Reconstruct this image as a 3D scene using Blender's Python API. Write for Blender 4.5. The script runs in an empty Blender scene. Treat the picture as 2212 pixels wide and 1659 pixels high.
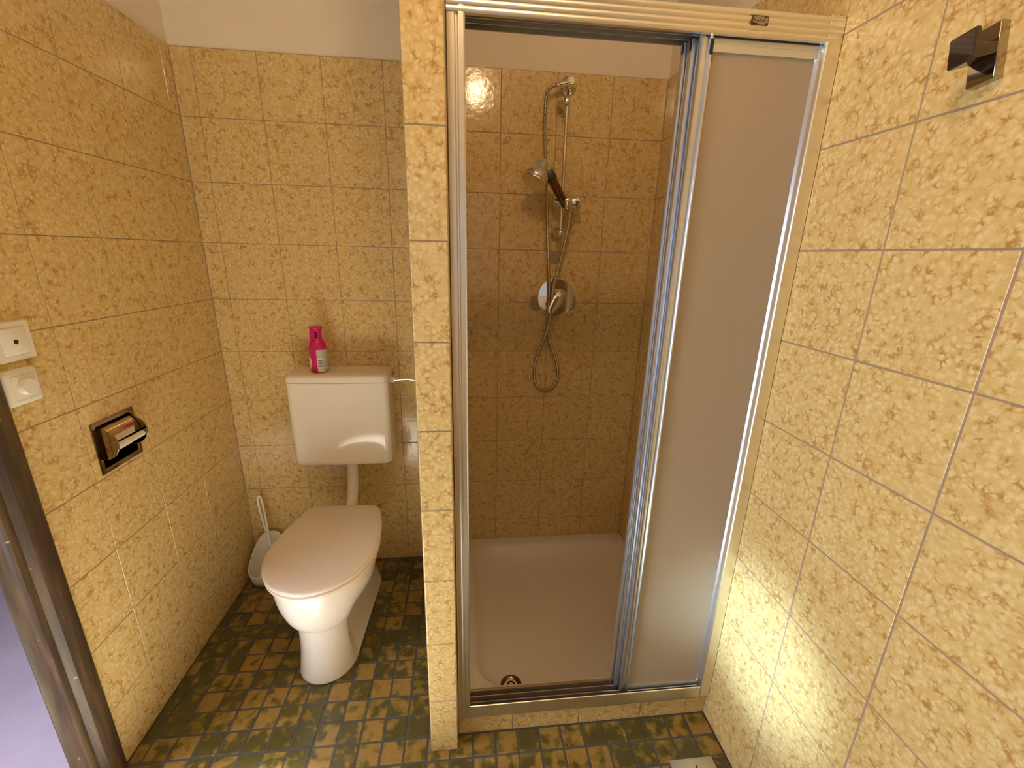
import bpy, bmesh, math, random
from mathutils import Vector, Matrix
random.seed(7)
SC = bpy.context.scene
COL = SC.collection
PI = math.pi

# ------------------------------------------------------------------ camera
cam_d = bpy.data.cameras.new('camera'); cam = bpy.data.objects.new('camera', cam_d); COL.objects.link(cam)
R = ((0.9945, -0.1025, 0.0223), (-0.0082, -0.2878, -0.9576), (0.1045, 0.9522, -0.2871))   # rows: image right, image down, forward
rx, dn, fw = Vector(R[0]), Vector(R[1]), Vector(R[2])
m = Matrix(((rx.x, -dn.x, -fw.x), (rx.y, -dn.y, -fw.y), (rx.z, -dn.z, -fw.z)))
cam.matrix_world = Matrix.Translation((0.8724, -1.7233, 1.3567)) @ m.to_quaternion().to_matrix().to_4x4()
cam_d.sensor_fit = 'HORIZONTAL'; cam_d.sensor_width = 36.0
cam_d.lens = 36.0 * 930.4 / 2212.0
cam_d.clip_start = 0.01
SC.camera = cam

# ------------------------------------------------------------------ world and lights
w = bpy.data.worlds.new('world'); SC.world = w; w.use_nodes = True
w.node_tree.nodes['Background'].inputs[0].default_value = (0.85, 0.88, 0.92, 1)
w.node_tree.nodes['Background'].inputs[1].default_value = 0.5
SC.view_settings.view_transform = 'Standard'; SC.view_settings.look = 'None'
SC.view_settings.gamma = 1.0; SC.view_settings.use_curve_mapping = False
SC.view_settings.exposure = 0.0

def area(name, loc, aim, size, energy, color, size_y=None, spread=None):
    d = bpy.data.lights.new(name, 'AREA'); d.energy = energy; d.color = color
    d.shape = 'RECTANGLE' if size_y else 'DISK'; d.size = size
    if size_y: d.size_y = size_y
    if spread: d.spread = spread
    o = bpy.data.objects.new(name, d); COL.objects.link(o); o.location = loc
    o.rotation_euler = (Vector(aim) - Vector(loc)).to_track_quat('-Z', 'Y').to_euler()
    return o
def spot(name, loc, aim, energy, color, angle, blend, radius):
    d = bpy.data.lights.new(name, 'SPOT'); d.energy = energy; d.color = color
    d.spot_size = angle; d.spot_blend = blend; d.shadow_soft_size = radius
    o = bpy.data.objects.new(name, d); COL.objects.link(o); o.location = loc
    o.rotation_euler = (Vector(aim) - Vector(loc)).to_track_quat('-Z', 'Y').to_euler()
    return o
WARM = (1.0, 0.69, 0.38)
ld = bpy.data.lights.new('ceiling_lamp_light', 'POINT'); ld.energy = 11.0; ld.color = WARM; ld.shadow_soft_size = .045
lo = bpy.data.objects.new('ceiling_lamp_light', ld); COL.objects.link(lo); lo.location = (0.945, -1.38, 2.325)
# daylight: sunbeam from the window behind the camera onto the added bounce mat, and the bright hallway through the open door
area('doorway_daylight', (-0.60, -1.42, 0.95), (1.6, -1.25, 0.75), 0.6, 7.6, (0.88, 0.95, 1.0), 1.4, math.radians(110))
spot('sunbeam_floor', (0.40, -2.55, 2.2), (0.32, -1.30, 0.0), 3100.0, (0.98, 0.96, 0.86), math.radians(18), 0.75, 0.03)
spot('sunbeam_wall', (-0.75, -1.75, 0.62), (1.57, -0.95, 0.42), 480.0, (0.55, 0.79, 1.0), math.radians(12), 1.0, 0.06)
area('hallway_daylight', (-0.38, -1.05, 0.9), (-0.36, -0.95, 0), 0.3, 9.0, (0.86, 0.86, 1.0))

# ------------------------------------------------------------------ materials
MATS = {}
def nt(name):
    mt = bpy.data.materials.new(name); mt.use_nodes = True
    t = mt.node_tree; b = t.nodes['Principled BSDF']; MATS[name] = mt
    return mt, t, b
def plain(name, col, rough=0.5, metal=0.0, spec=0.5, coat=0.0, noise=0.0, nscale=60.0, bump=0.0, trans=0.0, ior=1.5):
    mt, t, b = nt(name)
    b.inputs['Base Color'].default_value = (*col, 1); b.inputs['Roughness'].default_value = rough
    b.inputs['Metallic'].default_value = metal; b.inputs['Specular IOR Level'].default_value = spec
    b.inputs['Coat Weight'].default_value = coat; b.inputs['Transmission Weight'].default_value = trans
    b.inputs['IOR'].default_value = ior
    tc = t.nodes.new('ShaderNodeTexCoord'); n = t.nodes.new('ShaderNodeTexNoise')
    n.inputs['Scale'].default_value = nscale; n.inputs['Detail'].default_value = 4
    t.links.new(tc.outputs['Object'], n.inputs['Vector'])
    if noise:
        mx = t.nodes.new('ShaderNodeMix'); mx.data_type = 'RGBA'
        mx.inputs['A'].default_value = (*[c * (1 - noise) for c in col], 1)
        mx.inputs['B'].default_value = (*[min(1, c * (1 + noise)) for c in col], 1)
        t.links.new(n.outputs['Fac'], mx.inputs['Factor']); t.links.new(mx.outputs['Result'], b.inputs['Base Color'])
    if bump:
        bp = t.nodes.new('ShaderNodeBump'); bp.inputs['Strength'].default_value = 1.0; bp.inputs['Distance'].default_value = bump
        t.links.new(n.outputs['Fac'], bp.inputs['Height']); t.links.new(bp.outputs['Normal'], b.inputs['Normal'])
    return mt
def N(t, kind, **kw):
    n = t.nodes.new(kind)
    for k, v in kw.items():
        if k in n.inputs.keys(): n.inputs[k].default_value = v
        else: setattr(n, k, v)
    return n
def mix(t, fac, a, b, blend='MIX'):
    n = t.nodes.new('ShaderNodeMix'); n.data_type = 'RGBA'; n.blend_type = blend
    for key, v in (('Factor', fac), ('A', a), ('B', b)):
        if isinstance(v, bpy.types.NodeSocket): t.links.new(v, n.inputs[key])
        else: n.inputs[key].default_value = v if key == 'Factor' else (*v, 1)
    return n.outputs['Result']
def mrange(t, v, a, b, c=0.0, d=1.0, smooth=True):
    n = t.nodes.new('ShaderNodeMapRange'); n.interpolation_type = 'SMOOTHSTEP' if smooth else 'LINEAR'
    t.links.new(v, n.inputs['Value']); n.inputs['From Min'].default_value = a; n.inputs['From Max'].default_value = b
    n.inputs['To Min'].default_value = c; n.inputs['To Max'].default_value = d
    return n.outputs['Result']
def mul(t, a, b, op='MULTIPLY'):
    n = t.nodes.new('ShaderNodeMath'); n.operation = op
    for i, v in enumerate((a, b)):
        if isinstance(v, bpy.types.NodeSocket): t.links.new(v, n.inputs[i])
        else: n.inputs[i].default_value = v
    return n.outputs[0]

def seeded_coords(t):
    tc = t.nodes.new('ShaderNodeTexCoord'); at = N(t, 'ShaderNodeAttribute', attribute_name='seed')
    vm = N(t, 'ShaderNodeVectorMath', operation='SCALE'); vm.inputs['Scale'].default_value = 7.0
    t.links.new(at.outputs['Color'], vm.inputs[0])
    ad = N(t, 'ShaderNodeVectorMath', operation='ADD')
    t.links.new(tc.outputs['Object'], ad.inputs[0]); t.links.new(vm.outputs['Vector'], ad.inputs[1])
    sep = t.nodes.new('ShaderNodeSeparateColor'); t.links.new(at.outputs['Color'], sep.inputs['Color'])
    return ad.outputs['Vector'], sep

def wall_tile_material():
    mt, t, b = nt('beige_marbled_tile')
    co, sep = seeded_coords(t)
    warp = N(t, 'ShaderNodeTexNoise', Scale=70.0, Detail=3.0); t.links.new(co, warp.inputs['Vector'])
    ws = N(t, 'ShaderNodeVectorMath', operation='MULTIPLY_ADD'); t.links.new(warp.outputs['Color'], ws.inputs[0])
    ws.inputs[1].default_value = (.012, .012, .012); t.links.new(co, ws.inputs[2])
    wc = ws.outputs['Vector']
    ve = N(t, 'ShaderNodeTexVoronoi', feature='DISTANCE_TO_EDGE', Scale=88.0); t.links.new(wc, ve.inputs['Vector'])
    vs = N(t, 'ShaderNodeTexVoronoi', feature='SMOOTH_F1', Scale=88.0); vs.inputs['Smoothness'].default_value = .5
    t.links.new(wc, vs.inputs['Vector'])
    n1 = N(t, 'ShaderNodeTexNoise', Scale=54.0, Detail=3.0, Roughness=.6); t.links.new(co, n1.inputs['Vector'])
    n2 = N(t, 'ShaderNodeTexNoise', Scale=22.0, Detail=2.0); t.links.new(co, n2.inputs['Vector'])
    n3 = N(t, 'ShaderNodeTexNoise', Scale=210.0, Detail=4.0, Roughness=.6); t.links.new(wc, n3.inputs['Vector'])
    base = mix(t, mrange(t, vs.outputs['Distance'], .15, .70), (.81, .655, .345), (.70, .515, .215))
    base = mix(t, mul(t, mrange(t, n3.outputs['Fac'], .48, .70), .7), base, (.65, .445, .165))
    base = mix(t, mul(t, mrange(t, n2.outputs['Fac'], .40, .7), .5), base, (.71, .53, .23))
    edge = mrange(t, ve.outputs['Distance'], .0, .24, 1.0, 0.0)
    patch = mrange(t, n1.outputs['Fac'], .45, .66)
    base = mix(t, mul(t, mul(t, edge, patch), .75), base, (.47, .235, .06))
    blot = mrange(t, mul(t, mul(t, n1.outputs['Fac'], .75), mul(t, n3.outputs['Fac'], .25), 'ADD'), .575, .66)
    base = mix(t, mul(t, blot, .6), base, (.45, .22, .06))
    t.links.new(base, b.inputs['Base Color'])
    b.inputs['Roughness'].default_value = .13
    nb = N(t, 'ShaderNodeTexNoise', Scale=55.0, Detail=2.0); t.links.new(co, nb.inputs['Vector'])
    bp = N(t, 'ShaderNodeBump', Strength=1.0, Distance=.0004); t.links.new(nb.outputs['Fac'], bp.inputs['Height'])
    t.links.new(bp.outputs['Normal'], b.inputs['Normal'])
    return mt
def floor_tile_material():
    mt, t, b = nt('olive_ochre_mosaic')
    co, sep = seeded_coords(t)
    n1 = N(t, 'ShaderNodeTexNoise', Scale=30.0, Detail=3.0, Roughness=.5, Distortion=.15); t.links.new(co, n1.inputs['Vector'])
    n2 = N(t, 'ShaderNodeTexNoise', Scale=90.0, Detail=3.0); t.links.new(co, n2.inputs['Vector'])
    v = mul(t, n1.outputs['Fac'], mul(t, mul(t, sep.outputs['Blue'], -.5, 'ADD'), .30), 'ADD')
    och = mix(t, n2.outputs['Fac'], (.28, .17, .040), (.37, .235, .068))
    drk = mix(t, n2.outputs['Fac'], (.070, .062, .018), (.12, .10, .03))
    mid = mix(t, mrange(t, v, .42, .52), drk, (.21, .15, .03))
    base = mix(t, mrange(t, v, .505, .615), mid, och)
    t.links.new(base, b.inputs['Base Color']); b.inputs['Roughness'].default_value = .22
    bp = N(t, 'ShaderNodeBump', Strength=1.0, Distance=.0008); t.links.new(n1.outputs['Fac'], bp.inputs['Height'])
    t.links.new(bp.outputs['Normal'], b.inputs['Normal'])
    return mt
TILE = wall_tile_material(); MOSAIC = floor_tile_material()
GROUT = plain('wall_grout', (.36, .27, .21), .8, noise=.15, nscale=80)
FGROUT = plain('floor_grout', (.090, .088, .085), .33, noise=.25, nscale=50)
PLASTER = plain('white_plaster', (.86, .77, .65), .75, noise=.03, nscale=12, bump=.0006)
CERAMIC = plain('white_ceramic', (.86, .80, .74), .10, coat=.4)
LIDP = plain('rose_white_plastic', (.80, .70, .62), .28)
TANKP = plain('cream_plastic', (.88, .81, .72), .08)
ENAMEL = plain('white_enamel', (.78, .71, .64), .11, coat=.2)
PLASTIC = plain('white_plastic', (.86, .82, .74), .25)
ALU = plain('satin_aluminium', (.86, .83, .76), .34, metal=1.0, noise=.04, nscale=30)
ALU2 = plain('sky_tinted_aluminium', (.79, .85, .97), .29, metal=1.0)  # blue daylight reflection put into the metal's colour as a tint
CHROME = plain('chrome', (.80, .79, .77), .05, metal=1.0)
DCHROME = plain('smoked_chrome', (.30, .23, .15), .07, metal=1.0)
PLCHROME = plain('dull_chrome_plastic', (.62, .58, .55), .16, metal=.75)
BLACK = plain('black_rubber', (.012, .011, .012), .5)
DARK = plain('dark_hole', (.03, .015, .01), .6)
BROWNG = plain('dark_brown_gloss', (.035, .018, .010), .06, coat=.5)
PINK = plain('magenta_plastic', (.62, .010, .14), .28)
SILVER = plain('silver_green_label', (.50, .52, .42), .35)
LABELW = plain('pale_label_print', (.80, .76, .62), .5)
LABELT = plain('grey_label_print', (.22, .20, .22), .5)
MORTAR = plain('grey_filler', (.36, .29, .21), .8)
LILAC = plain('lilac_hall_floor', (.52, .46, .57), .3, noise=.2, nscale=6)
GREYST = plain('stainless_steel', (.62, .62, .58), .28, metal=1.0, noise=.1, nscale=40)
BADGE_D = plain('badge_brown', (.05, .02, .008), .4)
BADGE_L = plain('badge_grey', (.34, .24, .14), .4)
DRAINM = plain('bronzed_steel', (.20, .14, .07), .18, metal=1.0)
def wood_material():
    mt, t, b = nt('dark_stained_wood')
    tc = t.nodes.new('ShaderNodeTexCoord'); mp = N(t, 'ShaderNodeMapping'); mp.inputs['Scale'].default_value = (60, 60, 5)
    t.links.new(tc.outputs['Object'], mp.inputs['Vector'])
    n = N(t, 'ShaderNodeTexNoise', Scale=1.0, Detail=6.0, Roughness=.6); t.links.new(mp.outputs['Vector'], n.inputs['Vector'])
    c = mix(t, mrange(t, n.outputs['Fac'], .35, .68), (.050, .028, .014), (.125, .075, .033))
    n2 = N(t, 'ShaderNodeTexNoise', Scale=38.0, Detail=1.0); t.links.new(tc.outputs['Object'], n2.inputs['Vector'])
    c = mix(t, mrange(t, n2.outputs['Fac'], .73, .76), c, (.42, .26, .10))
    t.links.new(c, b.inputs['Base Color']); b.inputs['Roughness'].default_value = .52
    return mt
WOOD = wood_material()
def frosted_material():
    mt, t, b = nt('frosted_acrylic')
    b.inputs['Base Color'].default_value = (.80, .68, .54, 1); b.inputs['Roughness'].default_value = .42
    b.inputs['Transmission Weight'].default_value = .55; b.inputs['IOR'].default_value = 1.45
    tc = t.nodes.new('ShaderNodeTexCoord')
    n = N(t, 'ShaderNodeTexVoronoi', Scale=420.0); t.links.new(tc.outputs['Object'], n.inputs['Vector'])
    bp = N(t, 'ShaderNodeBump', Strength=.6, Distance=.0005); t.links.new(n.outputs['Distance'], bp.inputs['Height'])
    t.links.new(bp.outputs['Normal'], b.inputs['Normal'])
    return mt
FROST = frosted_material()

# ------------------------------------------------------------------ mesh helpers
def link(name, bm, mats, parent=None, smooth=None, kind=None, bevel=None, loc=None, recalc=True):
    if recalc: bmesh.ops.recalc_face_normals(bm, faces=bm.faces)
    me = bpy.data.meshes.new(name); bm.to_mesh(me); bm.free()
    for mm in (mats if isinstance(mats, (list, tuple)) else [mats]): me.materials.append(mm)
    o = bpy.data.objects.new(name, me); COL.objects.link(o)
    if parent: o.parent = parent; o.matrix_parent_inverse = Matrix.Translation(-parent_world(parent))
    if kind: o['kind'] = kind
    if bevel:
        md = o.modifiers.new('bevel', 'BEVEL'); md.width = bevel; md.segments = 3; md.limit_method = 'ANGLE'; md.angle_limit = math.radians(40)
        smooth = smooth or 35
    if smooth:
        for p in me.polygons: p.use_smooth = True
        me.set_sharp_from_angle(angle=math.radians(smooth))
    return o
def parent_world(p):
    return Vector(p.location) if p.type == 'EMPTY' else Vector((0, 0, 0))
def thing(name, label, cat, loc, group=None):
    o = bpy.data.objects.new(name, None); COL.objects.link(o); o.location = loc; o.empty_display_size = .05
    o['label'] = label; o['category'] = cat
    if group: o['group'] = group
    return o
def tag(o, label, cat): o['label'] = label; o['category'] = cat; return o
def box(bm, a, b, mi=0):
    x0, y0, z0 = a; x1, y1, z1 = b
    v = [bm.verts.new(p) for p in ((x0,y0,z0),(x1,y0,z0),(x1,y1,z0),(x0,y1,z0),(x0,y0,z1),(x1,y0,z1),(x1,y1,z1),(x0,y1,z1))]
    for f in ((0,3,2,1),(4,5,6,7),(0,1,5,4),(1,2,6,5),(2,3,7,6),(3,0,4,7)):
        fc = bm.faces.new([v[i] for i in f]); fc.material_index = mi
def prism(bm, pts, axis, a, b, mi=0):
    """extrude a 2D outline along axis ('x','y','z') from a to b"""
    def P(p, h): return {'x': (h, p[0], p[1]), 'y': (p[0], h, p[1]), 'z': (p[0], p[1], h)}[axis]
    A = [bm.verts.new(P(p, a)) for p in pts]; B = [bm.verts.new(P(p, b)) for p in pts]
    n = len(pts)
    for i in range(n):
        bm.faces.new((A[i], A[(i+1)%n], B[(i+1)%n], B[i])).material_index = mi
    bm.faces.new(A[::-1]).material_index = mi; bm.faces.new(B).material_index = mi
def loft(bm, rings, cap0=True, cap1=True, closed=True, mi=0):
    vs = [[bm.verts.new(p) for p in r] for r in rings]; n = len(rings[0])
    for a, b in zip(vs, vs[1:]):
        for i in range(n if closed else n-1):
            j = (i+1) % n
            bm.faces.new((a[i], a[j], b[j], b[i])).material_index = mi
    if cap0: bm.faces.new(vs[0][::-1]).material_index = mi
    if cap1: bm.faces.new(vs[-1]).material_index = mi
    return vs
def basis(d):
    d = Vector(d).normalized(); u = d.orthogonal().normalized()
    if abs(d.z) < .99: u = d.cross(Vector((0,0,1))).normalized()
    return d, u, d.cross(u).normalized()
def lathe(bm, prof, origin, axis=(0,0,1), n=40, mi=0, cap0=True, cap1=True):
    """prof: list of (radius, height along axis)"""
    d, u, v = basis(axis); o = Vector(origin)
    rings = [[o + d*h + (u*math.cos(2*PI*i/n) + v*math.sin(2*PI*i/n))*max(r, 1e-5) for i in range(n)] for r, h in prof]
    loft(bm, rings, cap0, cap1, mi=mi)
def catmull(pts, k=8):
    P = [Vector(p) for p in pts]; P = [P[0]*2-P[1]] + P + [P[-1]*2-P[-2]]; out = []
    for i in range(1, len(P)-2):
        a, b, c, d = P[i-1:i+3]
        for j in range(k):
            s = j/k
            out.append(.5*((2*b) + (c-a)*s + (2*a-5*b+4*c-d)*s*s + (3*b-a-3*c+d)*s**3))
    out.append(P[-2]); return out
def tube(bm, pts, r, n=14, mi=0, ribs=None):
    """swept round tube; ribs=(spacing, depth) gives the corrugation of a metal hose"""
    pts = [Vector(p) for p in pts]
    if ribs:
        L = [0]
        for a, b in zip(pts, pts[1:]): L.append(L[-1] + (b-a).length)
        sp = ribs[0]/4; m_ = int(L[-1]/sp); q = []; j = 0
        for i in range(m_+1):
            s = i*sp
            while j < len(L)-2 and L[j+1] < s: j += 1
            tt = (s-L[j])/max(L[j+1]-L[j], 1e-9); q.append(pts[j].lerp(pts[j+1], min(1, tt)))
        pts = q
    rings = []; prev = None
    for i, p in enumerate(pts):
        d = (pts[min(i+1, len(pts)-1)] - pts[max(i-1, 0)]).normalized()
        if prev is None: _, u, v = basis(d)
        else:
            u = (prev - d*prev.dot(d)).normalized(); v = d.cross(u)
        prev = u
        rr = r if not callable(r) else r(i/(len(pts)-1))
        if ribs: rr -= ribs[1]*(1 if i % 4 in (0,) else 0)
        rings.append([p + (u*math.cos(2*PI*k/n) + v*math.sin(2*PI*k/n))*rr for k in range(n)])
    loft(bm, rings, mi=mi)
def new(): return bmesh.new()
def rounded_rect(x0, y0, x1, y1, r, n=6):
    out = []
    for cx, cy, a0 in ((x1-r, y1-r, 0), (x0+r, y1-r, 90), (x0+r, y0+r, 180), (x1-r, y0+r, 270)):
        for i in range(n+1):
            a = math.radians(a0 + 90*i/n); out.append((cx + r*math.cos(a), cy + r*math.sin(a)))
    return out

def tiled(bm, org, U, V, Nn, us, vs, grout, hole=None, seedlay=None, h=.0012, bev=.0011, jit=0.0, corner=0.0):
    """tiles with rounded edges standing `h` proud of the grout (material 0 tile, 1 grout)"""
    org, U, V, Nn = Vector(org), Vector(U), Vector(V), Vector(Nn)
    def rects(u0, u1, v0, v1):
        if not hole: return [(u0, u1, v0, v1)]
        a0, a1, b0, b1 = hole
        if u1 <= a0 or u0 >= a1 or v1 <= b0 or v0 >= b1: return [(u0, u1, v0, v1)]
        out = []
        if u0 < a0: out.append((u0, a0, v0, v1))
        if u1 > a1: out.append((a1, u1, v0, v1))
        c0, c1 = max(u0, a0), min(u1, a1)
        if v0 < b0: out.append((c0, c1, v0, b0))
        if v1 > b1: out.append((c0, c1, b1, v1))
        return out
    for i in range(len(us)-1):
        for j in range(len(vs)-1):
            s = (random.random(), random.random(), random.random(), 1)
            g = grout/2
            tu, tv = random.uniform(-jit, jit), random.uniform(-jit, jit)
            for (u0, u1, v0, v1) in rects(us[i]+g, us[i+1]-g, vs[j]+g, vs[j+1]-g):
                if u1-u0 < .004 or v1-v0 < .004: continue
                cu, cv = (u0+u1)/2, (v0+v1)/2
                rings = []
                for ins, hh in ((0, -.001), (0, h-bev*.8), (bev*.35, h-bev*.25), (bev, h)):
                    c = [(u0+ins, v0+ins), (u1-ins, v0+ins), (u1-ins, v1-ins), (u0+ins, v1-ins)]
                    rings.append([bm.verts.new(org + U*a + V*b + Nn*(hh + tu*(a-cu) + tv*(b-cv))) for a, b in c])
                fs = []
                for a, b in zip(rings, rings[1:]):
                    for k in range(4): fs.append(bm.faces.new((a[k], a[(k+1)%4], b[(k+1)%4], b[k])))
                fs.append(bm.faces.new(rings[-1]))
                for f in fs:
                    for lp in f.loops: lp[seedlay] = s
    for (u0, u1, v0, v1) in rects(us[0], us[-1], vs[0], vs[-1]):
        c = [bm.verts.new(org + U*a + V*b) for a, b in ((u0, v0), (u1, v0), (u1, v1), (u0, v1))]
        f = bm.faces.new(c); f.material_index = 1
        for lp in f.loops: lp[seedlay] = (0, 0, 0, 1)
def seeds(bm): return bm.loops.layers.float_color.new('seed')

# ------------------------------------------------------------------ room shell
XL, XR, ZT = -.0621, 1.5997, 1.970            # left and right tile planes, top of the tiling on back and left walls
CEIL = 2.48; YR = -2.70; G = .0022
zs = [0.0] + [.183 + .19864*k for k in range(10)]; zs[-1] = ZT
zs_hi = [0.0] + [.187 + .19864*k for k in range(12)]; zs_hi[-1] = CEIL
E_ = .0012
# back wall
bm = new(); sl = seeds(bm)
xs = [XL, 0.0, .2, .4, .6, .8, 1.0, 1.2, 1.4, XR]
tiled(bm, (0, E_, 0), (1,0,0), (0,0,1), (0,-1,0), xs, zs, G, seedlay=sl, jit=.0012)
box(bm, (XL-.1, .004, -.05), (XR+.1, .12, CEIL), 2)
link('wall_back', bm, [TILE, GROUT, PLASTER], kind='structure', recalc=False)
# left wall, with the recess of the roll holder left open and the doorway in front of it
HY0, HY1, HZ0, HZ1 = -.6165, -.4955, .800, .916
DY = -.800
ysl = [DY] + [-.647, -.447, -.247, -.047, 0.0]
bm = new(); sl = seeds(bm)
tiled(bm, (XL-E_, 0, 0), (0,1,0), (0,0,1), (1,0,0), ysl, zs, G, hole=(HY0, HY1, HZ0, HZ1), seedlay=sl, jit=.0012)
for a, b in (((-.80, -.05), (HY0, CEIL)), ((HY1, -.05), (.12, CEIL)), ((HY0, -.05), (HY1, HZ0)), ((HY0, HZ1), (HY1, CEIL))):
    box(bm, (XL-.09, a[0], a[1]), (XL-.004, b[0], b[1]), 2)
link('wall_left', bm, [TILE, GROUT, PLASTER], kind='structure', recalc=False)
bm = new()
box(bm, (XL-.09, -.925, 2.04), (XL-.004, -.80, CEIL)); box(bm, (XL-.16, -1.72, 2.04), (XL-.004, -.925, CEIL)); box(bm, (XL-.16, YR, -.05), (XL-.004, -1.72, CEIL))
link('wall_left_front', bm, [PLASTER], kind='structure')
# right wall
bm = new(); sl = seeds(bm)
ysr = [YR] + [-2.604, -2.404, -2.204, -2.004, -1.804, -1.604, -1.404, -1.204, -1.004, -.804, -.604, -.404, -.204, 0.0]
# in front of the shower the tiling runs to the ceiling, inside the shower it stops below the plaster
tiled(bm, (XR+E_, 0, 0), (0,1,0), (0,0,1), (-1,0,0), ysr[:11], zs_hi, .0032, seedlay=sl, jit=.0010)
tiled(bm, (XR+E_, 0, 0), (0,1,0), (0,0,1), (-1,0,0), ysr[10:], zs, G, seedlay=sl, jit=.0010)
box(bm, (XR+.004, YR, -.05), (XR+.12, .12, CEIL), 2)
link('wall_right', bm, [TILE, GROUT, PLASTER], kind='structure', recalc=False)
# tiled partition between toilet and shower
PX0, PX1, PY = .7638, .8400, -.8358
bm = new(); sl = seeds(bm)
tiled(bm, (0, PY+E_, 0), (1,0,0), (0,0,1), (0,-1,0), [PX0, PX1], zs_hi, .0030, seedlay=sl, bev=.002, h=.0016)
yp = [PY+.002] + [-.804+.0, -.604, -.404, -.204, 0.0]
tiled(bm, (PX0+E_, 0, 0), (0,1,0), (0,0,1), (-1,0,0), yp[:1]+yp[2:], zs_hi, G, seedlay=sl)
tiled(bm, (PX1-E_, 0, 0), (0,1,0), (0,0,1), (1,0,0), yp[:1]+yp[2:], zs, G, seedlay=sl)
box(bm, (PX0+.003, PY+.003, 0), (PX1-.003, .0, CEIL), 1)
link('wall_partition', bm, [TILE, GROUT, PLASTER], kind='structure', recalc=False)
# curb below the shower frame
bm = new(); sl = seeds(bm)
tiled(bm, (0, -.795+E_, 0), (1,0,0), (0,0,1), (0,-1,0), [PX1, 1.0, 1.2, 1.392, XR], [0.0, .0735], .003, seedlay=sl)
box(bm, (PX1, -.7935, -.01), (XR, -.74, .0735), 1)
link('trim_1', bm, [TILE, GROUT], kind='structure', recalc=False)
# floor
bm = new(); sl = seeds(bm)
xf = [.6874 + .0650*k for k in range(-12, 15)]; yf = [-.8602 + .0650*k for k in range(-29, 14)]
xf = [XL] + [x for x in xf if XL+.01 < x < XR-.01] + [XR]; yf = [YR] + [y for y in yf if YR < y < -.01] + [0.0]
FD = (1.4320, 1.5560, -1.046, -.918)      # floor drain opening
tiled(bm, (0, 0, -.0012), (1,0,0), (0,1,0), (0,0,1), xf, yf, .0062, hole=FD, seedlay=sl, bev=.0016, h=.0014, jit=.004)
box(bm, (XL-.019, YR-.1, -.08), (XR+.1, .1, -.003), 1)
link('floor', bm, [MOSAIC, FGROUT], kind='structure', recalc=False)
bm = new(); box(bm, (-2.2, YR-.12, CEIL), (XR+.12, .12, CEIL+.08)); link('ceiling', bm, [PLASTER], kind='structure')
# wall behind the camera with its window opening
bm = new()
WX0, WX1, WZ0, WZ1 = .35, 1.15, .95, 1.95
for a, b in (((XL-.16, -.05), (WX0, CEIL)), ((WX1, -.05), (XR+.12, CEIL)), ((WX0, -.05), (WX1, WZ0)), ((WX0, WZ1), (WX1, CEIL))):
    box(bm, (a[0], YR-.12, a[1]), (b[0], YR, b[1]))
link('wall_front', bm, [PLASTER], kind='structure')
bm = new()
for a, b in (((WX0, WZ0), (WX0+.05, WZ1)), ((WX1-.05, WZ0), (WX1, WZ1)), ((WX0, WZ0), (WX1, WZ0+.05)), ((WX0, WZ1-.05), (WX1, WZ1))):
    box(bm, (a[0], YR-.08, a[1]), (b[0], YR-.03, b[1]))
link('window_1', bm, [PLASTIC], kind='structure', bevel=.004)
# hallway beyond the door opening
bm = new(); box(bm, (-2.2, YR, -.08), (XL-.02, .12, -.003)); link('floor_hallway', bm, [LILAC], kind='structure')
bm = new(); box(bm, (-2.3, YR, -.05), (-2.2, .12, CEIL)); box(bm, (-2.3, .12, -.05), (XL-.16, .2, CEIL)); box(bm, (-2.3, YR-.1, -.05), (XL-.16, YR, CEIL))
link('wall_hallway', bm, [plain('hall_wall', (.62, .55, .60), .8)], kind='structure')
# dark wooden door casing: rounded architrave, groove, bead and jamb
bm = new()
c = [(XL-.030, -.800), (XL+.001, -.800), (XL+.014, -.803), (XL+.019, -.810), (XL+.020, -.838), (XL+.018, -.850), (XL+.010, -.855),
     (XL+.006, -.860), (XL+.008, -.868), (XL+.006, -.876), (XL-.002, -.879), (XL-.009, -.877), (XL-.016, -.880), (XL-.024, -.883), (XL-.028, -.887), (XL-.030, -.887)]
prism(bm, c, 'z', 0, 2.04)
link('door_1', bm, [WOOD], kind='structure', smooth=40)
bm = new(); prism(bm, [(x, -2.516-y) for x, y in c], 'z', 0, 2.04); box(bm, (XL-.03, -1.72, 1.98), (XL+.018, -.80, 2.04))
link('trim_2', bm, [WOOD], kind='structure', smooth=40)

# ------------------------------------------------------------------ ceiling lamp (gives the warm light)
t_ = thing('ceiling_lamp', 'round warm ceiling lamp in the middle of the bathroom ceiling', 'lamp', (.943, -1.38, CEIL))
bm = new(); lathe(bm, [(.10, CEIL-.001), (.10, CEIL-.02), (.085, CEIL-.03)], (.943, -1.38, 0)); link('base', bm, [PLASTIC], t_, smooth=40)
mt, t, b = nt('lamp_glow'); b.inputs['Base Color'].default_value = (1, .9, .75, 1); b.inputs['Emission Color'].default_value = (*WARM, 1); b.inputs['Emission Strength'].default_value = 3
bm = new(); lathe(bm, [(.085, CEIL-.03), (.088, CEIL-.05), (.07, CEIL-.085), (.03, CEIL-.098), (.0, CEIL-.10)], (.943, -1.38, 0)); link('shade', bm, [mt], t_, smooth=60)

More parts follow.
